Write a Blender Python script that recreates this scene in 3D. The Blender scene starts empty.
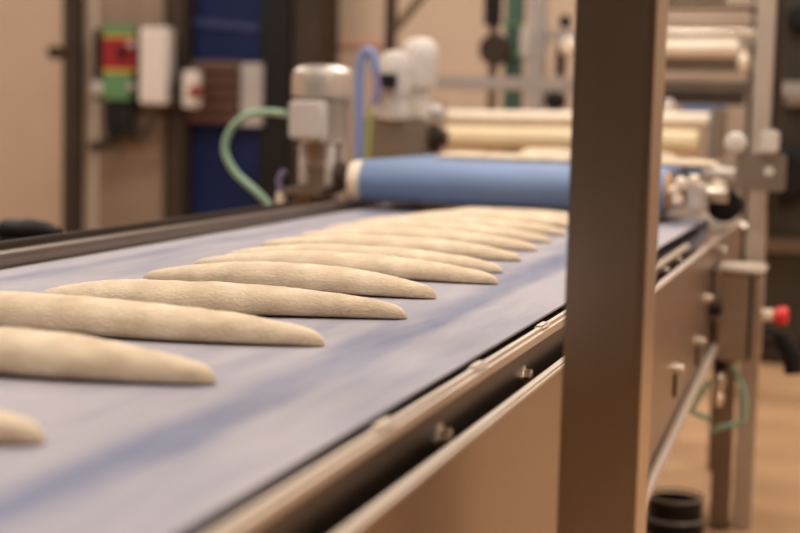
import bpy, bmesh, math, random
from mathutils import Vector, Matrix, noise
S = bpy.context.scene
COL = S.collection
PI = math.pi

# ------------------------------------------------------------------ materials
def mat(name, color, rough=.5, metal=0., var=0., scale=8., stretch=(1, 1, 1), bump=0., bscale=60., spec=.5, emit=None, coat=0.):
    m = bpy.data.materials.new(name); m.use_nodes = True
    nt = m.node_tree; N = nt.nodes; L = nt.links
    b = N['Principled BSDF']
    b.inputs['Base Color'].default_value = (*color, 1)
    b.inputs['Roughness'].default_value = rough
    b.inputs['Metallic'].default_value = metal
    b.inputs['Specular IOR Level'].default_value = spec
    b.inputs['Coat Weight'].default_value = coat
    if emit:
        b.inputs['Emission Color'].default_value = (*color, 1); b.inputs['Emission Strength'].default_value = emit
    tc = N.new('ShaderNodeTexCoord'); mp = N.new('ShaderNodeMapping')
    mp.inputs['Scale'].default_value = stretch
    L.new(tc.outputs['Object'], mp.inputs['Vector'])
    if var:
        n = N.new('ShaderNodeTexNoise'); n.inputs['Scale'].default_value = scale; n.inputs['Detail'].default_value = 5
        L.new(mp.outputs['Vector'], n.inputs['Vector'])
        r = N.new('ShaderNodeValToRGB')
        r.color_ramp.elements[0].position = .3; r.color_ramp.elements[1].position = .7
        r.color_ramp.elements[0].color = (*[c * (1 - var) for c in color], 1)
        r.color_ramp.elements[1].color = (*[min(1, c * (1 + var)) for c in color], 1)
        L.new(n.outputs['Fac'], r.inputs['Fac']); L.new(r.outputs['Color'], b.inputs['Base Color'])
    if bump:
        n2 = N.new('ShaderNodeTexNoise'); n2.inputs['Scale'].default_value = bscale; n2.inputs['Detail'].default_value = 4
        L.new(mp.outputs['Vector'], n2.inputs['Vector'])
        bp = N.new('ShaderNodeBump'); bp.inputs['Strength'].default_value = bump; bp.inputs['Distance'].default_value = .004
        L.new(n2.outputs['Fac'], bp.inputs['Height']); L.new(bp.outputs['Normal'], b.inputs['Normal'])
    return m

def belt_mat():
    m = bpy.data.materials.new('floured_belt'); m.use_nodes = True
    nt = m.node_tree; N = nt.nodes; L = nt.links; b = N['Principled BSDF']
    b.inputs['Roughness'].default_value = .55; b.inputs['Specular IOR Level'].default_value = .3
    tc = N.new('ShaderNodeTexCoord'); sp = N.new('ShaderNodeSeparateXYZ'); L.new(tc.outputs['Object'], sp.inputs[0])
    # across the belt: flour lies thick in the middle and at the rims, thin in two wear tracks
    mr = N.new('ShaderNodeMapRange'); mr.inputs['From Min'].default_value = -1.37; mr.inputs['From Max'].default_value = -.42
    L.new(sp.outputs['X'], mr.inputs['Value'])
    mp0 = N.new('ShaderNodeMapping'); mp0.inputs['Scale'].default_value = (2, 2.2, 1); L.new(tc.outputs['Object'], mp0.inputs['Vector'])
    n0 = N.new('ShaderNodeTexNoise'); n0.inputs['Scale'].default_value = 2.; n0.inputs['Detail'].default_value = 4; L.new(mp0.outputs[0], n0.inputs['Vector'])
    ad = N.new('ShaderNodeMath'); ad.operation = 'MULTIPLY_ADD'; ad.inputs[1].default_value = .05; L.new(n0.outputs['Fac'], ad.inputs[0]); 
    sb = N.new('ShaderNodeMath'); sb.operation = 'SUBTRACT'; sb.inputs[1].default_value = .025; L.new(mr.outputs[0], sb.inputs[0]); L.new(sb.outputs[0], ad.inputs[2])
    cr = N.new('ShaderNodeValToRGB'); e = cr.color_ramp
    pts = [(0, .95), (.05, .9), (.085, .45), (.14, .75), (.3, .8), (.72, .8), (.81, .62), (.85, .16), (.885, .3), (.91, .75), (1, .8)]
    e.elements[0].position = 0; e.elements[0].color = (pts[0][1],) * 3 + (1,); e.elements[1].position = 1; e.elements[1].color = (pts[-1][1],) * 3 + (1,)
    for p, v in pts[1:-1]:
        q = e.elements.new(p); q.color = (v, v, v, 1)
    L.new(ad.outputs[0], cr.inputs['Fac'])
    mp = N.new('ShaderNodeMapping'); mp.inputs['Scale'].default_value = (14, 2.2, 1); L.new(tc.outputs['Object'], mp.inputs['Vector'])
    n1 = N.new('ShaderNodeTexNoise'); n1.inputs['Scale'].default_value = 1.5; n1.inputs['Detail'].default_value = 6; L.new(mp.outputs[0], n1.inputs['Vector'])
    m1 = N.new('ShaderNodeMath'); m1.operation = 'MULTIPLY_ADD'; m1.inputs[1].default_value = 1.4
    L.new(n1.outputs['Fac'], m1.inputs[0])
    s2 = N.new('ShaderNodeMath'); s2.operation = 'SUBTRACT'; s2.inputs[1].default_value = .70; L.new(cr.outputs['Color'], s2.inputs[0]); L.new(s2.outputs[0], m1.inputs[2])
    # fine flour specks
    n3 = N.new('ShaderNodeTexNoise'); n3.inputs['Scale'].default_value = 260; n3.inputs['Detail'].default_value = 2; L.new(tc.outputs['Object'], n3.inputs['Vector'])
    m3 = N.new('ShaderNodeMath'); m3.operation = 'MULTIPLY_ADD'; m3.inputs[1].default_value = .16; m3.use_clamp = True
    L.new(n3.outputs['Fac'], m3.inputs[0]); L.new(m1.outputs[0], m3.inputs[2])
    mx = N.new('ShaderNodeMix'); mx.data_type = 'RGBA'
    mx.inputs['A'].default_value = (.105, .13, .225, 1); mx.inputs['B'].default_value = (.345, .325, .36, 1)
    L.new(m3.outputs[0], mx.inputs['Factor']); L.new(mx.outputs['Result'], b.inputs['Base Color'])
    bp = N.new('ShaderNodeBump'); bp.inputs['Strength'].default_value = .12; bp.inputs['Distance'].default_value = .001
    L.new(n3.outputs['Fac'], bp.inputs['Height']); L.new(bp.outputs['Normal'], b.inputs['Normal'])
    return m

def dough_mat():
    m = bpy.data.materials.new('floured_dough'); m.use_nodes = True
    nt = m.node_tree; N = nt.nodes; L = nt.links; b = N['Principled BSDF']
    b.inputs['Roughness'].default_value = .85; b.inputs['Specular IOR Level'].default_value = .25
    tc = N.new('ShaderNodeTexCoord')
    n = N.new('ShaderNodeTexNoise'); n.inputs['Scale'].default_value = 22; n.inputs['Detail'].default_value = 6; L.new(tc.outputs['Object'], n.inputs['Vector'])
    r = N.new('ShaderNodeValToRGB'); r.color_ramp.elements[0].position = .3; r.color_ramp.elements[1].position = .72
    r.color_ramp.elements[0].color = (.57, .45, .315, 1); r.color_ramp.elements[1].color = (.77, .645, .485, 1)
    L.new(n.outputs['Fac'], r.inputs['Fac']); L.new(r.outputs['Color'], b.inputs['Base Color'])
    mp = N.new('ShaderNodeMapping'); mp.inputs['Scale'].default_value = (.7, 1.3, 1.3); L.new(tc.outputs['Object'], mp.inputs['Vector'])
    n2 = N.new('ShaderNodeTexNoise'); n2.inputs['Scale'].default_value = 190; n2.inputs['Detail'].default_value = 5; n2.inputs['Roughness'].default_value = .65
    L.new(mp.outputs[0], n2.inputs['Vector'])
    bp = N.new('ShaderNodeBump'); bp.inputs['Strength'].default_value = 1.; bp.inputs['Distance'].default_value = .003
    L.new(n2.outputs['Fac'], bp.inputs['Height']); L.new(bp.outputs['Normal'], b.inputs['Normal'])
    b.inputs['Subsurface Weight'].default_value = .15; b.inputs['Subsurface Radius'].default_value = (.012, .007, .004)
    b.inputs['Subsurface Scale'].default_value = .6
    return m

STEEL = mat('brushed_steel', (.48, .41, .345), .38, 1., .08, 3, (1, 1, 40))
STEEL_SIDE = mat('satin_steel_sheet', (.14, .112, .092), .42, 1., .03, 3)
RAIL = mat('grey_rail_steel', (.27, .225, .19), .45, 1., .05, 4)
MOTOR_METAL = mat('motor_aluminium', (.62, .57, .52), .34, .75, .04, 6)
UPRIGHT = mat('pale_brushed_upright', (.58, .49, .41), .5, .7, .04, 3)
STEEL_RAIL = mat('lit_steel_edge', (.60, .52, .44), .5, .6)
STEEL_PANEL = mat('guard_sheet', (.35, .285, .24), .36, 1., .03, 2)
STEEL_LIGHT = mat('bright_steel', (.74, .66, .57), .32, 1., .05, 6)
STEEL_DARK = mat('dull_dark_steel', (.30, .235, .185), .5, 1., .1, 5)
POST = mat('brushed_post_steel', (.50, .405, .32), .3, 1., .04, 3, (6, 6, .3))
BELT = belt_mat(); DOUGH = dough_mat()
BLUE = mat('blue_belt', (.145, .22, .39), .5, 0, .08, 3, (1, 20, 1))
BLUE_HOSE = mat('blue_hose', (.17, .23, .45), .4)
CREAM = mat('cream_plastic', (.82, .71, .57), .5, 0, .05, 6)
CREAM_YELLOW = mat('yellowed_plastic', (.76, .62, .40), .5, 0, .05, 6)
WHITE = mat('white_plastic', (.60, .55, .50), .45, 0, .04, 6)
GREY_PAINT = mat('grey_paint', (.38, .35, .33), .45, 0, .06, 7)
GREY_LIGHT = mat('pale_grey_paint', (.50, .46, .43), .35, 0, .05, 7)
BLACK = mat('black_rubber', (.008, .007, .007), .5, spec=.25)
BLACK_GLOSS = mat('black_plastic', (.005, .0045, .0045), .3, spec=.25)
RIM = mat('worn_rim', (.27, .23, .20), .35)
GREEN = mat('green_hose', (.25, .41, .29), .4)
GREEN_PAINT = mat('green_paint', (.085, .20, .085), .5)
GREEN_DARK = mat('dark_green_paint', (.035, .085, .065), .5, 0, .2, 12)
YELLOW = mat('yellow_paint', (.52, .36, .04), .5)
RED = mat('red_paint', (.24, .010, .018), .4)
RED_BRIGHT = mat('red_button', (.72, .03, .03), .35)
NAVY = mat('navy_door', (.008, .015, .062), .6, 0, .12, 4, spec=.15)
NAVY_LIGHT = mat('navy_strip', (.035, .045, .115), .5, spec=.2)
BROWN = mat('brown_paint', (.13, .085, .055), .5, 0, .1, 5)
BROWN_DARK = mat('dark_brown_paint', (.04, .027, .019), .55, 0, .15, 5, spec=.25)
REDBROWN = mat('red_brown_plastic', (.10, .043, .032), .5, 0, .1, 8)
VIOLET = mat('violet_plug', (.20, .17, .33), .5)
YELLOWGREEN = mat('yellow_green_wire', (.38, .42, .06), .5)
ORANGE = mat('orange_ring', (.55, .28, .08), .5)
WALL = mat('beige_wall', (.53, .405, .305), .7, 0, .05, 1.2)
WALLB = mat('pillar_paint', (.21, .15, .105), .6, 0, .1, 3, (3, 1, .3))
WALL_PALE = mat('pale_trim', (.62, .51, .40), .6)
WALL_DARK = mat('dim_wall', (.042, .029, .019), .7, 0, .1, 1)
WALL_TAN = mat('tan_wall', (.42, .315, .23), .7, 0, .08, 1)
CEIL = mat('ceiling_paint', (.38, .33, .28), .8)
FLOOR = mat('resin_floor', (.54, .335, .185), .26, 0, .12, 1.6, (1, 2.5, 1))
PINK = mat('pale_red_strip', (.62, .36, .27), .5)
OLIVE = mat('oven_side', (.03, .022, .013), .5, 0, .2, 3)

# ------------------------------------------------------------------ mesh helpers (all in world metres)
class MB:
    def __init__(s): s.bm = bmesh.new()
    def _merge(s, b):
        me = bpy.data.meshes.new('tmp'); b.to_mesh(me); b.free(); s.bm.from_mesh(me); bpy.data.meshes.remove(me); return s
    def box(s, lo, hi, bev=.002, seg=2):
        b = bmesh.new(); bmesh.ops.create_cube(b, size=1)
        for v in b.verts:
            v.co = Vector([lo[i] + (v.co[i] + .5) * (hi[i] - lo[i]) for i in range(3)])
        if bev: bmesh.ops.bevel(b, geom=b.edges[:], offset=bev, segments=seg, affect='EDGES', clamp_overlap=True)
        return s._merge(b)
    def bar(s, p0, p1, w, h, bev=.002):
        """square bar from p0 to p1"""
        p0, p1 = Vector(p0), Vector(p1); d = p1 - p0; l = d.length
        b = bmesh.new(); bmesh.ops.create_cube(b, size=1)
        for v in b.verts: v.co = Vector((v.co.x * w, v.co.y * h, (v.co.z + .5) * l))
        if bev: bmesh.ops.bevel(b, geom=b.edges[:], offset=bev, segments=2, affect='EDGES')
        bmesh.ops.transform(b, matrix=Matrix.Translation(p0) @ d.to_track_quat('Z', 'Y').to_matrix().to_4x4(), verts=b.verts)
        return s._merge(b)
    def lathe(s, p0, p1, prof, n=32, caps=True):
        """surface of revolution about p0->p1; prof = [(distance along, radius)]"""
        p0, p1 = Vector(p0), Vector(p1); d = (p1 - p0).normalized()
        M = Matrix.Translation(p0) @ d.to_track_quat('Z', 'Y').to_matrix().to_4x4()
        b = bmesh.new(); rings = []
        for t, r in prof:
            rings.append([b.verts.new(M @ Vector((max(r, 1e-5) * math.cos(2 * PI * k / n), max(r, 1e-5) * math.sin(2 * PI * k / n), t))) for k in range(n)])
        for a, c in zip(rings, rings[1:]):
            for k in range(n): b.faces.new((a[k], a[(k + 1) % n], c[(k + 1) % n], c[k]))
        if caps: b.faces.new(rings[0][::-1]); b.faces.new(rings[-1])
        return s._merge(b)
    def cyl(s, p0, p1, r, bev=.002, n=32):
        l = (Vector(p1) - Vector(p0)).length; e = min(bev, r * .5, l * .3)
        return s.lathe(p0, p1, [(0, r - e), (e * .3, r - e * .3), (e, r), (l - e, r), (l - e * .3, r - e * .3), (l, r - e)], n)
    def tube(s, pts, r, n=14, sub=8):
        """smooth hose through the points"""
        P = [Vector(p) for p in pts]; Q = []
        E = [P[0] * 2 - P[1]] + P + [P[-1] * 2 - P[-2]]
        for i in range(1, len(E) - 2):
            for k in range(sub):
                t = k / sub; a, b_, c, d = E[i - 1], E[i], E[i + 1], E[i + 2]
                Q.append(.5 * ((2 * b_) + (c - a) * t + (2 * a - 5 * b_ + 4 * c - d) * t * t + (-a + 3 * b_ - 3 * c + d) * t ** 3))
        Q.append(P[-1]); b = bmesh.new(); rings = []; up = Vector((.31, .77, .55))
        for i, q in enumerate(Q):
            d = (Q[min(i + 1, len(Q) - 1)] - Q[max(i - 1, 0)]).normalized()
            u = (up - d * up.dot(d)).normalized(); w = d.cross(u); up = u
            rings.append([b.verts.new(q + (u * math.cos(2 * PI * k / n) + w * math.sin(2 * PI * k / n)) * r) for k in range(n)])
        for a, c in zip(rings, rings[1:]):
            for k in range(n): b.faces.new((a[k], a[(k + 1) % n], c[(k + 1) % n], c[k]))
        b.faces.new(rings[0][::-1]); b.faces.new(rings[-1])
        return s._merge(b)
    def prism(s, poly, axis, a0, a1, bev=0.):
        """polygon given in the two other axes, extruded along axis from a0 to a1"""
        b = bmesh.new(); o = [i for i in range(3) if i != axis]
        def mk(a):
            r = []
            for p in poly:
                v = [0, 0, 0]; v[axis] = a; v[o[0]] = p[0]; v[o[1]] = p[1]; r.append(b.verts.new(v))
            return r
        A, B = mk(a0), mk(a1); n = len(poly)
        b.faces.new(A); b.faces.new(B[::-1])
        for i in range(n): b.faces.new((A[i], B[i], B[(i + 1) % n], A[(i + 1) % n]))
        bmesh.ops.recalc_face_normals(b, faces=b.faces)
        if bev: bmesh.ops.bevel(b, geom=b.edges[:], offset=bev, segments=2, affect='EDGES', clamp_overlap=True)
        return s._merge(b)
    def band(s, poly, t, x0, x1):
        """closed flat belt: loop of (y, z) points, thickness t inwards, from x0 to x1"""
        b = bmesh.new(); P = [Vector((0, y, z)) for y, z in poly]; n = len(P)
        c = [P[i] for i in range(n)]; inn = []
        for i in range(n):
            d = (P[(i + 1) % n] - P[i - 1]).normalized(); nn = Vector((0, -d.z, d.y)); inn.append(P[i] + nn * t)
        rows = [[b.verts.new((x, q.y, q.z)) for q in Q] for x, Q in ((x0, c), (x1, c), (x1, inn), (x0, inn))]
        for A, B in zip(rows, rows[1:] + rows[:1]):
            for i in range(n): b.faces.new((A[i], A[(i + 1) % n], B[(i + 1) % n], B[i]))
        bmesh.ops.recalc_face_normals(b, faces=b.faces)
        return s._merge(b)
    def build(s, name, m, parent=None):
        bmesh.ops.recalc_face_normals(s.bm, faces=s.bm.faces)
        me = bpy.data.meshes.new(name); s.bm.to_mesh(me); s.bm.free()
        for p in me.polygons: p.use_smooth = True
        me.set_sharp_from_angle(angle=math.radians(38))
        me.materials.append(m)
        o = bpy.data.objects.new(name, me); COL.objects.link(o)
        if parent:
            o.parent = parent; r = parent
            while r.parent: r = r.parent
            if parent is r: o.matrix_parent_inverse = Matrix.Translation(-r.location)
        return o

def thing(name, label, cat, loc=(0, 0, 0), group=None):
    o = bpy.data.objects.new(name, None); COL.objects.link(o); o.location = loc; o.empty_display_size = .1
    return tag(o, label, cat, group)
def tag(o, label, cat, group=None):
    o['label'] = label; o['category'] = cat
    if group: o['group'] = group
    return o
def struct(mb, name, m, label, cat='structure'):
    o = mb.build(name, m); o['kind'] = 'structure'; o['label'] = label; o['category'] = cat; return o

# ------------------------------------------------------------------ the hall
struct(MB().box((-7.2, -3.2, -.1), (3.2, 9.2, 0), 0), 'floor', FLOOR, 'tan resin floor of the bakery hall', 'floor')
struct(MB().box((-7.2, -3.2, 4), (3.2, 9.2, 4.1), 0), 'ceiling', CEIL, 'pale ceiling above the bakery hall', 'ceiling')
struct(MB().box((-7, 8.6, 0), (3, 8.7, 4), 0), 'wall_back', WALL, 'beige wall behind the machines', 'wall')
struct(MB().box((-7.1, -3, 0), (-7, 8.7, 4), 0), 'wall_left', WALL, 'beige wall at the side of the hall', 'wall')
struct(MB().box((3, -3, 0), (3.1, 8.7, 4), 0), 'wall_right', WALL_TAN, 'tan wall beside the line', 'wall')
struct(MB().box((-7, -3.1, 0), (3, -3, 4), 0), 'wall_front', WALL_DARK, 'dim wall opposite the machines', 'wall')
# pillar and trims on the back wall
struct(MB().box((-4.475, 8.2, 0), (-4.03, 8.6, 4), .01), 'pillar', WALLB, 'brown boxed pillar behind the control switch', 'pillar')
struct(MB().box((-4.61, 8.25, 0), (-4.48, 8.6, 4), .005), 'trim_1', WALL_PALE, 'pale strip beside the brown pillar', 'trim')
struct(MB().box((-4.00, 8.18, 0), (-3.89, 8.6, 4), .005), 'trim_2', BROWN_DARK, 'dark steel edge between pillar and navy door', 'trim')
d1 = struct(MB().box((-3.885, 8.3, 0), (-3.45, 8.598, 4), .004), 'door_1', NAVY, 'navy blue sheet door behind the green hose', 'door')
MB().prism([(-3.88, 1.66), (-3.46, 1.625), (-3.46, 1.665), (-3.88, 1.705)], 1, 8.285, 8.30).build('door_strip', NAVY_LIGHT, d1)
struct(MB().box((-3.445, 8.28, 0), (-3.255, 8.6, 4), .005), 'trim_3', BLACK, 'black door jamb beside the navy door', 'trim')
struct(MB().box((-3.25, 8.3, 0), (-3.07, 8.6, 4), .005), 'trim_4', BROWN_DARK, 'brown upright between black jamb and beige wall', 'trim')

# ------------------------------------------------------------------ main belt conveyor
XR, XL, ZB = -.42, -1.37, .90
cv = thing('belt_conveyor', 'long steel belt conveyor with pale blue floured belt carrying the dough loaves', 'conveyor', (-.9, 2.5, 0))
r = .03; y0, y1 = .25, 4.32; prof = []
for k in range(13):
    a = -PI / 2 + PI * k / 12; prof.append((y1 + r * math.cos(a), ZB - r + r * math.sin(a)))
for k in range(13):
    a = PI / 2 + PI * k / 12; prof.append((y0 + r * math.cos(a), ZB - r + r * math.sin(a)))
MB().band(prof, .003, XL, XR).build('belt', BELT, cv)
MB().box((-1.36, .28, .70), (-.445, 4.30, .836), .004).build('slider_bed', STEEL_DARK, cv)
# side plates
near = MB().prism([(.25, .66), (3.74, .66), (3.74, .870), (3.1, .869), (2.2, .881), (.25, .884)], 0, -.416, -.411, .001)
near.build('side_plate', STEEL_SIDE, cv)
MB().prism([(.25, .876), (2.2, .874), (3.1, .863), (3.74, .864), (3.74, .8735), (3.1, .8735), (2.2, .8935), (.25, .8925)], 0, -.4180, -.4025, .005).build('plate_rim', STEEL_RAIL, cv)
for y in (1.27, 1.62, 1.98):
    MB().box((-.4185, y, .889), (-.405, y + .05, .8955), .003).build('rim_clip', STEEL_RAIL, cv)
MB().box((-.4165, .25, .66), (-.411, 3.74, .664), .001).build('plate_flange', STEEL_DARK, cv)
far = MB().box((-1.39, .25, .60), (-1.382, 4.25, .918), .002)
far.box((-1.418, .25, .918), (-1.380, 4.25, .9235), .003)
far.box((-1.425, .25, .88), (-1.418, 4.25, .9235), .002)
far.build('side_rail', RAIL, cv)
MB().box((-1.442, .25, .905), (-1.4265, 3.7, .936), .003).build('cable_duct', BROWN_DARK, cv)
# outer guard panel with a slanting lower edge, top edge lit
def zb(y): return .479 + (y - 2.964) * .0745
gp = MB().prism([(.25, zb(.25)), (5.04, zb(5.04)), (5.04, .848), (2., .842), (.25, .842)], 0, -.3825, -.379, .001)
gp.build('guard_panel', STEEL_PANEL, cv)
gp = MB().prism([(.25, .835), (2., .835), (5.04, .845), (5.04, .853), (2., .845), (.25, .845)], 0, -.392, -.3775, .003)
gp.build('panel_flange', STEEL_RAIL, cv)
MB().cyl((-.366, .3, zb(.3)), (-.366, 4.1, zb(4.1)), .0115, .003).build('lower_rail', STEEL_RAIL, cv)
MB().cyl((-.3675, .3, zb(.3) - .0165), (-.3675, 4.09, zb(4.09) - .0165), .0065, .002).build('rail_shade', BLACK, cv)  # black rod stands in for the shaded underside of the rail
def bolt(x, y, z, r, l, name='bolt'):
    m = MB().lathe((x, y, z), (x + l, y, z), [(0, r * 1.5), (l * .18, r * 1.5), (l * .2, r), (l * .9, r), (l, r * .8)], 6)
    return m.build(name, STEEL_LIGHT, cv)
for y, z, rr, l in ((1.485, .842, .0115, .014), (1.89, .842, .0095, .012), (1.09, .83, .0078, .02), (3.28, .850, .008, .014), (3.51, .853, .008, .014)):
    bolt(-.411, y, z, rr, l)
for y, z in ((3.91, .721), (3.76, .63), (3.31, .632), (5.02, .835), (4.24, .82)):
    bolt(-.379, y, z, .010, .022)
for y, z in ((3.76, .60), (3.31, .60)):
    MB().cyl((-.376, y, z + .02), (-.376, y, z - .035), .0035, .001).build('bolt_shadow', BROWN_DARK, cv)  # thin dark rods stand in for the shadows below the bolts
# cross plate behind the last loaf
MB().box((-1.36, 4.37, .857), (-.385, 5.04, .868), .004).build('end_plate', STEEL_RAIL, cv)
MB().box((-.3775, 4.02, .83), (-.355, 4.07, .846), .004).build('latch', STEEL_LIGHT, cv)
# legs
for x, y in ((-.3765, 4.33), (-1.37, 4.80), (-1.37, .8), (-.49, .8)):
    lg = MB().box((x, y, .006), (x + .052, y + .06, .605), .004)
    lg = lg.build('leg', STEEL_DARK, cv)
    MB().cyl((x + .0275, y + .03, 0), (x + .0275, y + .03, .012), .028).build('foot', BLACK, lg)
    lg.children[0].matrix_parent_inverse = Matrix()
MB().box((-1.31, 4.40, .52), (-.33, 4.44, .56), .004).build('cross_member', STEEL_DARK, cv)
MB().box((-.3775, 4.42, .50), (-.325, 4.46, .60), .004).build('brace', STEEL_DARK, cv)

# ------------------------------------------------------------------ dough loaves
def loaf_mesh(seed, Lg, W, H, tl, tr, pl=.20, pr=.24):
    nu, nv = 150, 40; b = bmesh.new(); rings = []
    rnd = random.Random(seed); ph = rnd.uniform(0, 50)
    amp = rnd.uniform(.004, .007); kk = rnd.uniform(.8, 1.3)
    for i in range(nu + 1):
        t = i / nu; t = .5 - .5 * math.cos(PI * t) if i not in (0, nu) else t
        a = min(1, t / tl); c = min(1, (1 - t) / tr)
        el = min(1, t / .045); er = min(1, (1 - t) / .035)
        s = (pl + (1 - pl) * math.sin(a * PI / 2)) * (pr + (1 - pr) * math.sin(c * PI / 2) ** .8)
        s *= max(1e-4, 1 - (1 - el) ** 2) ** .5 * max(1e-4, 1 - (1 - er) ** 2) ** .5
        s *= 1 + .04 * noise.noise(Vector((t * 4 + ph, 0, 0)))
        w = W * .5 * s; h = H * s ** .75
        cy = amp * math.sin(t * PI * 2 * kk + ph)
        ring = []
        for j in range(nv):
            th = 2 * PI * j / nv
            yy = math.copysign(abs(math.cos(th)) ** .85, math.cos(th)) * w
            sz = math.sin(th)
            zz = h * (.27 + .73 * sz ** .95) if sz > 0 else h * (.27 - .27 * abs(sz) ** .5)
            p = Vector((t * Lg, cy + yy, zz))
            q = p * 26 + Vector((ph, ph * .3, 0))
            dn = noise.noise(q) * .0013 + noise.noise(q * 3.1) * .0008 + noise.noise(q * 9) * .0005 + noise.noise(q * 21) * .0003
            if zz > .004:
                n_ = Vector((0, math.cos(th), max(0, math.sin(th))))
                p += n_ * dn * min(1, s * 2)
            p.z = max(p.z, 0)
            ring.append(b.verts.new(p))
        rings.append(ring)
    for A, B in zip(rings, rings[1:]):
        for j in range(nv): b.faces.new((A[j], A[(j + 1) % nv], B[(j + 1) % nv], B[j]))
    b.faces.new(rings[0][::-1]); b.faces.new(rings[-1])
    bmesh.ops.recalc_face_normals(b, faces=b.faces)
    me = bpy.data.meshes.new('dough_loaf'); b.to_mesh(me); b.free()
    for p in me.polygons: p.use_smooth = True
    me.materials.append(DOUGH); return me

# right tip x, y, turn, length, width, height, taper left, taper right, label
LOAVES = [
 (-.634, 1.078, .06, .56, .092, 0.039, 0.30, 0.38, 'pale dough loaf at the near end of the belt, only its tip in view'),
 (-.616, 1.380, .07, .56, .096, 0.043, 0.30, 0.42, 'blurred dough loaf with blunt tip, second from the near end of the belt'),
 (-.602, 1.654, .05, .57, .094, 0.042, 0.30, 0.52, 'long smooth tapering dough loaf, third from the near end of the belt'),
 (-.582, 1.925, .15, .53, .098, 0.039, 0.30, 0.48, 'wrinkled dough loaf, fourth from the near end, both its ends visible'),
 (-.607, 2.165, .00, .49, .095, 0.040, 0.44, 0.44, 'floured dough loaf in sharp focus, fifth from the near end of the belt'),
 (-.568, 2.402, .00, .55, .092, 0.037, 0.42, 0.50, 'slender dough loaf, sixth from the near end of the belt'),
 (-.601, 2.57, .00, .53, .090, 0.035, 0.42, 0.46, 'dough loaf close behind the slender one, seventh from the near end'),
 (-.618, 2.80, .00, .54, .090, 0.035, 0.42, 0.46, 'soft focus dough loaf, eighth from the near end of the belt'),
 (-.636, 3.03, .00, .53, .090, 0.034, 0.42, 0.46, 'soft focus dough loaf, ninth from the near end of the belt'),
 (-.651, 3.24, .00, .53, .090, 0.034, 0.42, 0.46, 'dough loaf, tenth from the near end, fourth in front of the blue roller'),
 (-.660, 3.455, .00, .53, .090, 0.033, 0.42, 0.46, 'dough loaf with tip touching the post outline, third in front of blue roller'),
 (-.640, 3.700, .00, .50, .090, 0.032, 0.34, 0.45, 'dough loaf, second in front of the blue roller'),
 (-.640, 3.900, .00, .46, .090, 0.028, 0.26, 0.42, 'flat dough loaf lying right at the foot of the blue roller'),
]
for i, (x, y, a, Lg, W, H, tl, tr, lab) in enumerate(LOAVES):
    me = loaf_mesh(i + 3, Lg, W, H, tl, tr)
    o = bpy.data.objects.new('dough_loaf', me); COL.objects.link(o)
    o.location = (x - Lg * math.cos(a), y - Lg * math.sin(a), ZB + .0004); o.rotation_euler = (0, 0, a)
    tag(o, lab, 'dough', 'dough loaves on the belt')

# ------------------------------------------------------------------ square post in front
PX0, PX1, PY0, PY1 = -.296, -.212, 1.550, 1.650
po = thing('steel_post', 'brown brushed square steel post standing close beside the belt', 'post', ((PX0 + PX1) / 2, (PY0 + PY1) / 2, 0))
MB().box((PX0, PY0, .01), (PX1, PY1, 2.4), .007, 4).build('shaft', POST, po)
fp = MB().box((PX0 - .04, PY0 - .04, 0), (PX1 + .04, PY1 + .04, .01), .002).build('foot_plate', STEEL_DARK, po)

# ------------------------------------------------------------------ infeed conveyor with the blue roller
inf = thing('infeed_conveyor', 'raised infeed conveyor whose blue belt turns round a thick roller', 'conveyor', (-.92, 5.3, 0))
r = .0585; ya, yb, zc = 4.05, 4.95, .982; prof = []
for k in range(25):
    a = -PI / 2 + PI * k / 24; prof.append((yb + r * math.cos(a), zc + r * math.sin(a)))
for k in range(25):
    a = PI / 2 + PI * k / 24; prof.append((ya + r * math.cos(a), zc + r * math.sin(a)))
MB().prism(prof, 0, -1.358, -.505).build('blue_belt', BLUE, inf)
MB().lathe((-1.40, 4.05, zc), (-1.3585, 4.05, zc), [(0, .045), (.004, .052), (.02, .0565), (.038, .0565), (.041, .053)], 40).build('end_flange', CREAM, inf)
MB().lathe((-.5045, 4.05, zc), (-.45, 4.05, zc), [(0, .053), (.010, .053), (.011, .02), (.012, .02)], 32).build('end_ring', ORANGE, inf)
for sx in (-1.40, -.468):
    MB().box((sx, 4.3, .93), (sx + .012, 5.1, 1.015), .003).build('side_plate', STEEL, inf)
for x, y in ((-1.40, 5.06), (-.456, 5.06)):
    sx = x - .05 if x < -1 else x
    MB().box((sx, y, 0 if y > 4.8 else .93), (sx + .05, y + .05, .98), .004).build('leg', STEEL_DARK, inf)
# bearing block and clutter at the near end of the roller shaft
MB().cyl((-.492, 4.05, zc), (-.4495, 4.05, zc), .026).build('shaft', STEEL_DARK, inf)
for x, y, z in ((-.478, 3.985, .99), (-.462, 3.98, 1.012), (-.47, 3.985, .965), (-.425, 3.95, 1.02)):
    MB().lathe((x, y + .03, z), (x, y, z), [(0, .010), (.01, .016), (.02, .016), (.03, .008)], 16).build('fitting', CREAM, inf)
MB().box((-.449, 4.0, .935), (-.40, 4.12, 1.005), .008).build('bearing_block', GREY_LIGHT, inf)
MB().cyl((-.40, 4.06, .98), (-.345, 4.06, .98), .021).build('shaft_end', STEEL, inf)
MB().box((-.455, 4.13, .963), (-.446, 4.75, .985), .004).build('bearing_arm', STEEL, inf)
for y, z in ((4.2, .985), (4.29, .99), (4.72, .985)):
    MB().lathe((-.4455, y, z - .01), (-.40, y, z - .01), [(0, .02), (.012, .02), (.014, .013), (.035, .012)], 18).build('fitting', CREAM, inf)

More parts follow.
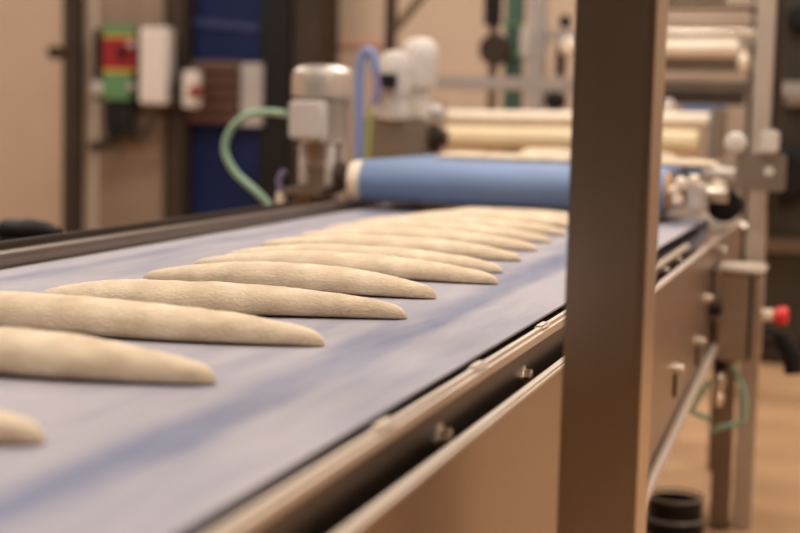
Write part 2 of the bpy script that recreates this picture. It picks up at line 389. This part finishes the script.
# ------------------------------------------------------------------ gear motor on the far rail
gm = thing('gear_motor', 'pale grey upright gear motor beside the left end of the blue roller', 'motor', (-1.505, 4.05, .94))
cx, cy = -1.49, 4.05
MB().lathe((cx, cy, 1.215), (cx, cy, 1.306), [(0, .086), (.004, .09), (.055, .09), (.072, .086), (.084, .07), (.09, .045), (.091, 0)], 40).build('fan_cover', MOTOR_METAL, gm)
bd = MB().lathe((cx, cy, 1.085), (cx, cy, 1.215), [(0, .064), (.13, .064)], 36)
for k in range(22):
    a = 2 * PI * k / 22
    bd.bar((cx + .072 * math.cos(a), cy + .072 * math.sin(a), 1.095), (cx + .072 * math.cos(a), cy + .072 * math.sin(a), 1.21), .005, .022, 0) if False else bd.box((cx + .074 * math.cos(a) - .003, cy + .074 * math.sin(a) - .003, 1.095), (cx + .074 * math.cos(a) + .003, cy + .074 * math.sin(a) + .003, 1.211), .001)
bd.build('stator_housing', MOTOR_METAL, gm)
tb = MB().box((cx - .058, cy - .125, 1.095), (cx + .047, cy - .076, 1.205), .008, 3).build('terminal_box', GREY_LIGHT, gm)
MB().lathe((cx, cy, .955), (cx, cy, 1.085), [(0, .062), (.012, .062), (.014, .05), (.05, .05), (.055, .058), (.075, .058), (.08, .052), (.12, .056), (.13, .066)], 32).build('gearbox', STEEL_DARK, gm)
for k in range(4):
    a = PI / 4 + PI / 2 * k
    g2 = MB().cyl((cx + .056 * math.cos(a), cy + .056 * math.sin(a), .967), (cx + .056 * math.cos(a), cy + .056 * math.sin(a), 1.08), .015)
    g2.build('tie_rod', GREY_LIGHT, gm)
MB().lathe((cx + .056, cy - .02, .99), (-1.4055, cy - .02, .99), [(0, .038), (.003, .045), (.012, .045), (.014, .036), (.027, .036)], 28).build('output_hub', BROWN_DARK, gm)
MB().box((cx - .09, cy - .08, .9365), (cx + .03, cy + .08, .955), .003).build('mount_plate', STEEL_DARK, gm)
MB().box((cx - .075, cy - .02, 0), (cx - .02, cy + .03, .9365), .004).build('mount_leg', STEEL_DARK, gm)

# green hose loop at the motor, plug
gh = MB().tube([(-1.563, 3.95, 1.165), (-1.63, 4.03, 1.168), (-1.66, 4.06, 1.168), (-1.72, 4.06, 1.16), (-1.775, 4.06, 1.12), (-1.797, 4.06, 1.055), (-1.762, 4.06, .99), (-1.70, 4.06, .94), (-1.655, 4.06, .90), (-1.635, 4.06, .86), (-1.63, 4.06, .70), (-1.63, 4.06, .3), (-1.63, 4.06, .02)], .0105).build('air_hose', GREEN)
tag(gh, 'pale green air hose curving down beside the grey gear motor', 'hose')
pg = thing('hose_plug', 'small plug with violet grip beside the end of the green hose', 'plug', (-1.61, 4.03, .86))
MB().cyl((-1.605, 4.03, .83), (-1.605, 4.03, .94), .014).build('socket', CREAM, pg)
MB().tube([(-1.605, 4.03, .941), (-1.612, 4.03, .97), (-1.605, 4.03, .99), (-1.595, 4.03, 1.0)], .009).build('grip', VIOLET, pg)
MB().box((-1.7, 4.0, .78), (-1.585, 4.016, .85), .003).build('bracket', STEEL_DARK, pg)
MB().box((-1.66, 3.98, 0), (-1.62, 4.0, .80), .003).build('stand', STEEL_DARK, pg)

# ------------------------------------------------------------------ second motor unit farther back
m2 = thing('drive_unit', 'pair of pale motors on a brown gearbox behind the blue roller', 'motor', (-1.55, 5.05, 0))
MB().box((-1.67, 4.96, .98), (-1.45, 5.2, 1.16), .006).build('gearbox', STEEL, m2)
MB().box((-1.62, 5.02, 0), (-1.50, 5.14, .98), .005).build('pedestal', STEEL_DARK, m2)
MB().lathe((-1.572, 4.98, 1.16), (-1.560, 4.95, 1.40), [(0, .062), (.035, .062), (.037, .05), (.08, .05), (.085, .057), (.165, .057), (.2, .052), (.222, .038), (.23, 0)], 32).build('front_motor', WHITE, m2)
MB().box((-1.625, 4.915, 1.165), (-1.60, 5.0, 1.32), .01).build('motor_flank', WHITE, m2)
MB().lathe((-1.535, 5.14, 1.16), (-1.515, 5.10, 1.44), [(0, .055), (.05, .055), (.052, .048), (.11, .048), (.115, .062), (.22, .066), (.26, .058), (.277, .04), (.284, 0)], 32).build('rear_motor', WHITE, m2)
MB().box((-1.60, 4.87, 1.255), (-1.535, 4.905, 1.305), .004).build('connector', BLACK, m2)
MB().lathe((-1.45, 5.06, 1.09), (-1.40, 5.06, 1.09), [(0, .05), (.02, .05), (.022, .03), (.05, .03)], 24).build('output_shaft', BROWN_DARK, m2)
MB().lathe((-1.44, 5.0, 1.18), (-1.40, 5.0, 1.18), [(0, .028), (.02, .03), (.04, .02)], 24).build('oil_cap', GREY_LIGHT, m2)
bh = thing('blue_hose', 'blue hose arching up in front of the pale motors', 'hose', (-1.56, 4.6, 1.0))
MB().tube([(-1.565, 4.6, .98), (-1.566, 4.6, 1.1), (-1.568, 4.6, 1.30), (-1.558, 4.6, 1.355), (-1.54, 4.6, 1.37), (-1.522, 4.6, 1.35), (-1.513, 4.6, 1.30)], .0145).build('hose', BLUE_HOSE, bh)
MB().tube([(-1.513, 4.6, 1.30), (-1.508, 4.6, 1.25), (-1.518, 4.6, 1.20)], .012).build('hose_end', VIOLET, bh)
MB().tube([(-1.53, 4.615, 1.20), (-1.538, 4.615, 1.10), (-1.542, 4.615, 1.0)], .006).build('earth_wire', YELLOWGREEN, bh)
MB().box((-1.60, 4.58, 0), (-1.50, 4.66, .98), .004).build('junction_post', STEEL_DARK, bh)

# ------------------------------------------------------------------ sheeter: cream rollers + gantry behind
sh = thing('roller_sheeter', 'dough sheeter with cream rollers in a steel gantry of crossing tubes', 'machine', (-1.0, 6.4, 0))
MB().cyl((-1.66, 6.0, 1.158), (-.575, 6.0, 1.172), .032, .006).build('upper_roller', CREAM, sh)
MB().cyl((-1.58, 5.7, 1.083), (-.60, 5.7, 1.092), .044, .008).build('lower_roller', CREAM_YELLOW, sh)
for x in (-1.72, -.56):
    MB().box((x, 5.64, 1.03 if x > -1 else .0), (x + .03, 6.06, 1.22), .004).build('roller_bracket', STEEL, sh)
for x in (-1.14, -.47):
    MB().box((x, 6.5, 0), (x + .075, 6.575, 2.3), .006).build('gantry_column', STEEL, sh)
MB().cyl((-1.065, 6.53, 1.60), (-.42, 6.53, 1.60), .012).build('gantry_tube', STEEL, sh)
MB().cyl((-1.065, 6.53, 1.542), (-.42, 6.53, 1.542), .018).build('gantry_tube', STEEL_LIGHT, sh)
MB().cyl((-1.09, 6.4, 1.466), (-.53, 6.4, 1.474), .034, .006).build('gantry_roller', CREAM, sh)
MB().lathe((-.525, 6.4, 1.415), (-.49, 6.4, 1.415), [(0, .03), (.01, .042), (.025, .042), (.035, .03)], 28).build('roller_knob', CREAM, sh)
MB().box((-1.06, 6.46, 1.375), (-.38, 6.47, 1.435), .003).build('dark_panel', STEEL_DARK, sh)
MB().box((-1.9, 6.58, 1.285), (-.1, 6.62, 1.345), .004).build('cross_beam', GREY_PAINT, sh)
MB().box((-1.1, 6.47, 1.24), (-.5, 6.49, 1.30), .003).build('lower_panel', BROWN_DARK, sh)
MB().box((-.72, 6.1, 1.21), (-.55, 6.2, 1.235), .003).build('blue_guard', BLUE, sh)
for x in (-.83, -.765):
    MB().lathe((x, 6.05, 1.20), (x, 6.05, 1.26), [(0, .02), (.02, .026), (.04, .026), (.055, .015)], 20).build('grease_cap', WHITE, sh)
for z, x0, x1 in ((1.66, -1.065, -.42), (1.70, -1.065, -.6)):
    MB().cyl((x0, 6.54, z), (x1, 6.54, z), .02).build('gantry_tube', STEEL_DARK, sh)
# blue stand-alone pieces of dough on the infeed belt
for k, (x, y, Lg, W, H, lab) in enumerate(((-1.25, 4.42, .85, .10, .022, 'long pale dough strip lying across the blue infeed belt'), (-1.045, 4.62, .50, .10, .036, 'yellowish dough piece on the blue infeed belt under the cream rollers'))):
    o = bpy.data.objects.new('dough_piece', loaf_mesh(40 + k, Lg, W, H, .12, .12, .6, .6)); COL.objects.link(o)
    o.location = (x, y, zc + .0585 + .0004); tag(o, lab, 'dough', 'dough pieces on the infeed belt')

# ------------------------------------------------------------------ tall post with sensor plate, right of the line
tp = thing('machine_upright', 'slim tall steel upright carrying the sensor plate and the switch box', 'post', (-.285, 4.38, 0))
MB().box((-.315, 4.36, 0), (-.262, 4.41, 2.3), .005).build('upright', UPRIGHT, tp)
MB().box((-.2615, 4.375, .92), (-.238, 4.41, 2.3), .004).build('back_channel', BROWN_DARK, tp)
MB().box((-.341, 4.20, .988), (-.205, 4.21, 1.090), .004).build('sensor_plate', STEEL, tp)
MB().box((-.30, 4.21, 1.02), (-.275, 4.36, 1.06), .002).build('plate_spacer', STEEL_DARK, tp)
MB().lathe((-.341, 4.20, 1.116), (-.341, 4.165, 1.116), [(0, .026), (.016, .031), (.03, .026), (.034, .016)], 28).build('sensor_head', WHITE, tp)
MB().box((-.362, 4.201, 1.0905), (-.320, 4.211, 1.146), .003).build('sensor_tab', STEEL_DARK, tp)
MB().box((-.277, 4.16, 1.091), (-.226, 4.20, 1.155), .007).build('sensor_box', WHITE, tp)
MB().lathe((-.251, 4.20, 1.04), (-.251, 4.178, 1.04), [(0, .015), (.01, .015), (.02, .009)], 20).build('plate_bolt', WHITE, tp)
# pneumatic cylinder
pc = thing('air_cylinder', 'pale horizontal air cylinder beyond the right end of the blue roller', 'cylinder', (-.43, 4.9, 1.02))
MB().cyl((-.452, 4.4, 1.029), (-.35, 4.4, 1.025), .016).build('barrel', WHITE, pc)
MB().lathe((-.35, 4.4, 1.025), (-.335, 4.4, 1.025), [(0, .01), (.014, .01)], 16).build('rod', STEEL_LIGHT, pc)
MB().box((-.4545, 4.39, .9855), (-.4465, 4.41, 1.015), .002).build('cylinder_stand', STEEL_DARK, pc)
bb = thing('shadow_disc', 'black disc standing in for the dark shadow between end plate and air cylinder', 'shadow', (-.5, 4.6, .90))
MB().lathe((-.393, 4.50, .926), (-.393, 4.558, .926), [(0, .04), (.005, .05), (.015, .05), (.02, .04), (.038, .04), (.043, .05), (.053, .05), (.058, .04)], 32).build('dark_disc', BLACK, bb)  # black grooved disc added in place of the shadow under the fittings

# ------------------------------------------------------------------ switch box with red stop button
sb = thing('switch_box', 'steel switch box with red stop button beside the guard panel', 'box', (-.30, 4.2, .5))
MB().box((-.362, 4.12, .525), (-.250, 4.27, .768), .006, 3).build('housing', STEEL, sb)
MB().box((-.370, 4.105, .768), (-.243, 4.28, .785), .006, 3).build('lid', STEEL_RAIL, sb)
MB().box((-.281, 4.1165, .535), (-.272, 4.1205, .76), .001).build('door_seam', BLACK, sb)
MB().cyl((-.2495, 4.18, .652), (-.218, 4.18, .652), .017).build('collar', CREAM, sb)
MB().lathe((-.218, 4.18, .652), (-.178, 4.18, .652), [(0, .018), (.008, .019), (.010, .024), (.032, .026), (.038, .022), (.04, 0)], 28).build('stop_button', RED_BRIGHT, sb)
MB().lathe((-.362, 4.10, .668), (-.362, 4.06, .668), [(0, .010), (.012, .0145), (.03, .0145), (.04, .008)], 20).build('side_knob', BLACK, sb)
MB().box((-.3705, 4.10, .65), (-.3625, 4.16, .69), .003).build('knob_bracket', STEEL_DARK, sb)
MB().box((-.31, 4.27, .62), (-.28, 4.358, .66), .003).build('mount_arm', STEEL_DARK, sb)
bk = tag(MB().tube([(-.203, 4.22, .595), (-.192, 4.22, .58), (-.178, 4.22, .56), (-.165, 4.22, .535), (-.158, 4.22, .49)], .026).build('hanging_grip', BLACK), 'black hand grip hanging below the red stop button', 'grip')
MB().tube([(-.203, 4.22, .595), (-.225, 4.22, .60), (-.2465, 4.22, .605)], .006).build('lead', BLACK, bk)
# valve with green hoses under the box
va = thing('air_valve', 'small steel air valve under the switch box', 'valve', (-.352, 4.15, .4))
MB().lathe((-.352, 4.15, .49), (-.352, 4.15, .395), [(0, .010), (.01, .018), (.035, .020), (.04, .012), (.06, .012), (.065, .016), (.095, .010)], 24).build('body', STEEL_LIGHT, va)
MB().cyl((-.352, 4.15, .492), (-.352, 4.15, .5245), .018).build('cap', BLACK, va)
tag(MB().tube([(-.320, 4.14, .515), (-.305, 4.14, .49), (-.285, 4.14, .445), (-.280, 4.14, .40), (-.284, 4.14, .362), (-.31, 4.14, .348), (-.345, 4.14, .338), (-.365, 4.14, .325)], .008).build('hanging_hose', GREEN), 'green air hose hooked below the switch box, on the upright side', 'hose')
tag(MB().tube([(-.376, 4.13, .468), (-.398, 4.13, .43), (-.418, 4.13, .39), (-.42, 4.13, .377), (-.40, 4.13, .37), (-.372, 4.13, .362)], .008).build('hanging_hose', GREEN), 'short green air hose bent out from the valve towards the belt', 'hose')

# ------------------------------------------------------------------ nested buckets on the floor
def bucket(loc, lab, r0=.07, r1=.085, h=.16):
    o = thing('bucket', lab, 'bucket', loc, 'stacked black buckets')
    x, y, z = loc
    MB().lathe((x, y, z), (x, y, z + h), [(0, r0), (h - .012, r1 - .001), (h - .012, r1 - .004), (.004, r0 - .004), (.004, 0)], 48).build('pail', BLACK_GLOSS, o)
    MB().lathe((x, y, z + h - .011), (x, y, z + h), [(.005, r1 - .003), (.005, r1 + .003), (.009, r1 + .004), (.011, r1 + .002), (.011, r1 - .003), (.005, r1 - .003)], 48, False).build('rim', RIM, o)
bucket((-.468, 4.25, 0), 'black plastic bucket on the floor holding another bucket', h=.050, r0=.083, r1=.0855)
bucket((-.468, 4.25, .006), 'black plastic bucket standing inside the lower bucket', h=.104, r0=.074, r1=.0795)

# ------------------------------------------------------------------ left background
pp = thing('pipe_pole', 'thin dark brown pole with a clamp before the beige wall', 'pole', (-4.64, 8.15, 0))
MB().box((-4.665, 8.1, 0), (-4.54, 8.18, 3.9), .02, 4).build('shaft', BROWN_DARK, pp)
MB().lathe((-4.69, 8.08, 1.44), (-4.69, 8.08, 1.52), [(0, .03), (.02, .05), (.06, .05), (.08, .03)], 20).build('clamp', BROWN_DARK, pp)
sw = thing('isolator_switch', 'white isolator box with green, yellow and red striped front plate', 'switch', (-4.2, 8.1, 1.2))
MB().box((-4.12, 8.05, 1.185), (-3.935, 8.155, 1.635), .012, 3).build('enclosure', WHITE, sw)
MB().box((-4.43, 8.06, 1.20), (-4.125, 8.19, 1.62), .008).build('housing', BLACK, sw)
for z0, z1, m_, x1 in ((1.585, 1.645, GREEN_PAINT, -4.14), (1.57, 1.585, YELLOW, -4.14), (1.385, 1.57, RED, -4.14), (1.365, 1.385, YELLOW, -4.14), (1.205, 1.365, GREEN_PAINT, -4.17)):
    MB().box((-4.35, 8.035, z0), (x1, 8.0595, z1), .002).build('stripe_plate', m_, sw)
MB().lathe((-4.215, 8.034, 1.485), (-4.215, 7.99, 1.485), [(0, .03), (.03, .028), (.044, .02)], 20).build('rotary_knob', BLACK, sw)
MB().box((-4.16, 8.01, 1.40), (-4.125, 8.034, 1.445), .004).build('lever', RED, sw)
for z in (1.53, 1.285):
    MB().lathe((-4.155, 8.034, z), (-4.155, 8.0, z), [(0, .022), (.02, .022), (.034, .015)], 18).build('lamp_cap', GREY_PAINT, sw)
MB().lathe((-4.39, 8.059, 1.27), (-4.39, 8.02, 1.27), [(0, .045), (.02, .045), (.03, .03)], 20).build('round_cap', GREY_PAINT, sw)
for x, z in ((-4.32, .97), (-4.26, 1.0), (-4.21, .98)):
    MB().tube([(x, 8.12, 1.20), (x - .01, 8.1, 1.12), (x + .01, 8.11, z)], .042).build('cable_gland', BLACK, sw)
MB().tube([(-4.21, 8.12, .99), (-4.12, 8.1, 1.0), (-4.05, 8.1, 1.08), (-4.01, 8.1, 1.185)], .02).build('cable', BROWN_DARK, sw)
MB().tube([(-4.32, 8.12, .97), (-4.40, 8.1, .93), (-4.46, 8.12, .92)], .035).build('cable', BROWN_DARK, sw)
bs = thing('wall_switch', 'small white button box with red button beside the brown pillar', 'switch', (-3.88, 8.05, 1.17))
MB().box((-3.815, 8.0, 1.17), (-3.715, 8.06, 1.385), .01, 3).build('case', WHITE, bs)
MB().box((-3.86, 8.01, 1.18), (-3.8155, 8.178, 1.39), .006).build('back_shell', BLACK, bs)
MB().lathe((-3.725, 7.999, 1.265), (-3.725, 7.96, 1.265), [(0, .035), (.03, .035), (.05, .02)], 20).build('red_button', RED, bs)
rk = thing('slatted_rack', 'reddish brown slatted rack hung on the navy door', 'rack', (-3.6, 8.38, 1.08))
MB().box((-3.875, 8.255, 1.08), (-3.56, 8.284, 1.45), .004).build('back_board', BROWN, rk)
for k in range(5):
    MB().box((-3.875, 8.215, 1.085 + k * .074), (-3.565, 8.2545, 1.133 + k * .074), .006).build('slat', REDBROWN, rk)
MB().box((-3.555, 8.25, 1.07), (-3.42, 8.284, 1.44), .005).build('grey_panel', GREY_PAINT, rk)
dk = thing('cable_drum', 'low black drum of cable on a stand beyond the far rail', 'drum', (-1.84, 3.0, .85))
MB().box((-2.02, 2.94, .82), (-1.68, 3.06, .872), .006).build('tray', BLACK, dk)
MB().lathe((-1.88, 3.0, .888), (-1.73, 3.0, .888), [(0, .02), (.01, .026), (.05, .026), (.07, .03), (.12, .022), (.15, .01)], 24).build('cable_coil', BLACK, dk)
MB().box((-1.90, 2.97, 0), (-1.84, 3.03, .82), .004).build('stand', STEEL_DARK, dk)
st = tag(MB().box((-3.06, 8.575, 1.56), (-2.77, 8.598, 1.60), .004).build('red_strip', PINK), 'faint red strip on the beige wall above the blue hose', 'sign')  # thin pale red plate flat on the back wall
pb = thing('braced_pole', 'dark pole with diagonal brace in front of the beige wall', 'pole', (-2.39, 7.5, 0))
MB().box((-2.42, 7.47, 0), (-2.365, 7.53, 3.9), .01).build('shaft', BROWN_DARK, pb)
MB().bar((-2.37, 7.5, 1.60), (-2.12, 7.5, 1.90), .04, .04).build('brace', BROWN, pb)
gc = thing('green_column', 'dark green machine column behind the cream rollers', 'column', (-1.73, 7.5, 0))
MB().box((-1.775, 7.46, 0), (-1.69, 7.54, 2.6), .008).build('column_body', GREEN_DARK, gc)
for z in (1.33, 1.47, 1.62): MB().box((-1.785, 7.45, z), (-1.68, 7.4595, z + .02), .002).build('band', GREEN_PAINT, gc)
cd = thing('cable_reel', 'dark round cable reel beside the green column', 'reel', (-1.84, 7.5, 1.45))
MB().lathe((-1.81, 7.46, 1.50), (-1.81, 7.36, 1.50), [(0, .075), (.02, .08), (.022, .05), (.07, .05), (.072, .08), (.09, .075)], 28).build('reel', BROWN_DARK, cd)
MB().box((-1.89, 7.46, 1.62), (-1.8, 7.5, 1.9), .01).build('motor_housing', BLACK, cd)
MB().box((-1.86, 7.47, 0), (-1.82, 7.51, 1.62), .004).build('stand', BROWN, cd)
bm_ = thing('pipe_stand', 'pale steel pipe stand standing behind the sheeter', 'stand', (-1.5, 7.1, 0))
MB().box((-1.565, 7.06, 0), (-1.49, 7.14, 2.5), .008).build('upright', GREY_PAINT, bm_)
MB().box((-1.485, 7.08, 1.535), (-.5, 7.12, 1.58), .006).build('rail', GREY_PAINT, bm_)
MB().box((-1.60, 7.03, 1.45), (-1.545, 7.0595, 1.60), .01).build('clamp_block', GREY_LIGHT, bm_)
MB().lathe((-1.36, 7.07, 1.50), (-1.36, 7.0, 1.50), [(0, .045), (.04, .045), (.07, .03)], 22).build('round_knob', CREAM, bm_)
MB().box((-1.42, 7.06, 1.59), (-1.37, 7.12, 1.65), .01).build('black_sensor', BLACK, bm_)
MB().lathe((-1.42, 7.07, 1.25), (-1.42, 7.0, 1.25), [(0, .05), (.05, .05), (.07, .03)], 22).build('black_sensor', BLACK, bm_)
MB().box((-1.43, 7.06, 1.36), (-1.39, 7.12, 1.52), .01).build('black_sensor', BROWN_DARK, bm_)
# dark oven at the far right
ov = thing('oven_cabinet', 'dark oven cabinet standing on the floor right of the sheeter', 'oven', (-.28, 7.8, 0))
MB().box((-.56, 7.4, .12), (.0, 8.3, 2.4), .01).build('body', OLIVE, ov)
MB().box((-.5, 7.45, 0), (-.05, 8.25, .12), .01).build('plinth', BROWN_DARK, ov)
MB().lathe((-.33, 7.39, 1.66), (-.33, 7.25, 1.66), [(0, .06), (.1, .06), (.14, .04)], 24).build('fan_housing', BLACK, ov)
MB().lathe((-.36, 7.39, .93), (-.36, 7.25, .93), [(0, .13), (.1, .13), (.14, .1)], 28).build('fan_housing', BLACK, ov)
MB().box((-.38, 7.32, 1.25), (-.22, 7.3995, 1.36), .01).build('hinge_block', STEEL, ov)
MB().box((-.56, 7.36, .55), (-.02, 7.3995, .62), .005).build('handle_rail', BROWN, ov)

# ------------------------------------------------------------------ light: ceiling lamps of the hall
def lamp(x, y, sx, sy, e, col=(1, .91, .81)):
    l = bpy.data.lights.new('ceiling_lamp', 'AREA'); l.shape = 'RECTANGLE'; l.size = sx; l.size_y = sy; l.energy = e; l.color = col
    o = bpy.data.objects.new('ceiling_lamp', l); COL.objects.link(o); o.location = (x, y, 3.95)
for x in (-4.6, -1.2, 1.6):
    for y in (.4, 3.4, 6.6):
        lamp(x, y, 1.6, .6, 58 if y < 1 else 70)
w = bpy.data.worlds.new('world'); S.world = w; w.use_nodes = True
w.node_tree.nodes['Background'].inputs[0].default_value = (.9, .78, .65, 1); w.node_tree.nodes['Background'].inputs[1].default_value = .3

# ------------------------------------------------------------------ camera
f = 1500.; roll = .025; pitch = math.atan(155.2 / f); yaw = math.atan(464.4 / math.hypot(f, 155.2))
fw = Vector((-math.sin(yaw) * math.cos(pitch), math.cos(yaw) * math.cos(pitch), -math.sin(pitch)))
rt = Vector((math.cos(yaw), math.sin(yaw), 0)); up = rt.cross(fw)
R0 = rt * math.cos(roll) + up * math.sin(roll); U0 = up * math.cos(roll) - rt * math.sin(roll)
cam = bpy.data.cameras.new('camera'); co = bpy.data.objects.new('camera', cam); COL.objects.link(co)
M = Matrix((R0, U0, -fw)).transposed().to_4x4(); M.translation = (0, 0, 1.18); co.matrix_world = M
cam.sensor_width = 36; cam.lens = 36 * f / 800; cam.clip_start = .02
cam.dof.use_dof = True; cam.dof.focus_distance = 2.15; cam.dof.aperture_fstop = 2.7
S.camera = co
S.cycles.use_denoising = True
S.cycles.max_bounces = 6
vs = S.view_settings; vs.view_transform = 'Standard'; vs.look = 'None'; vs.exposure = 0; vs.gamma = 1; vs.use_curve_mapping = False
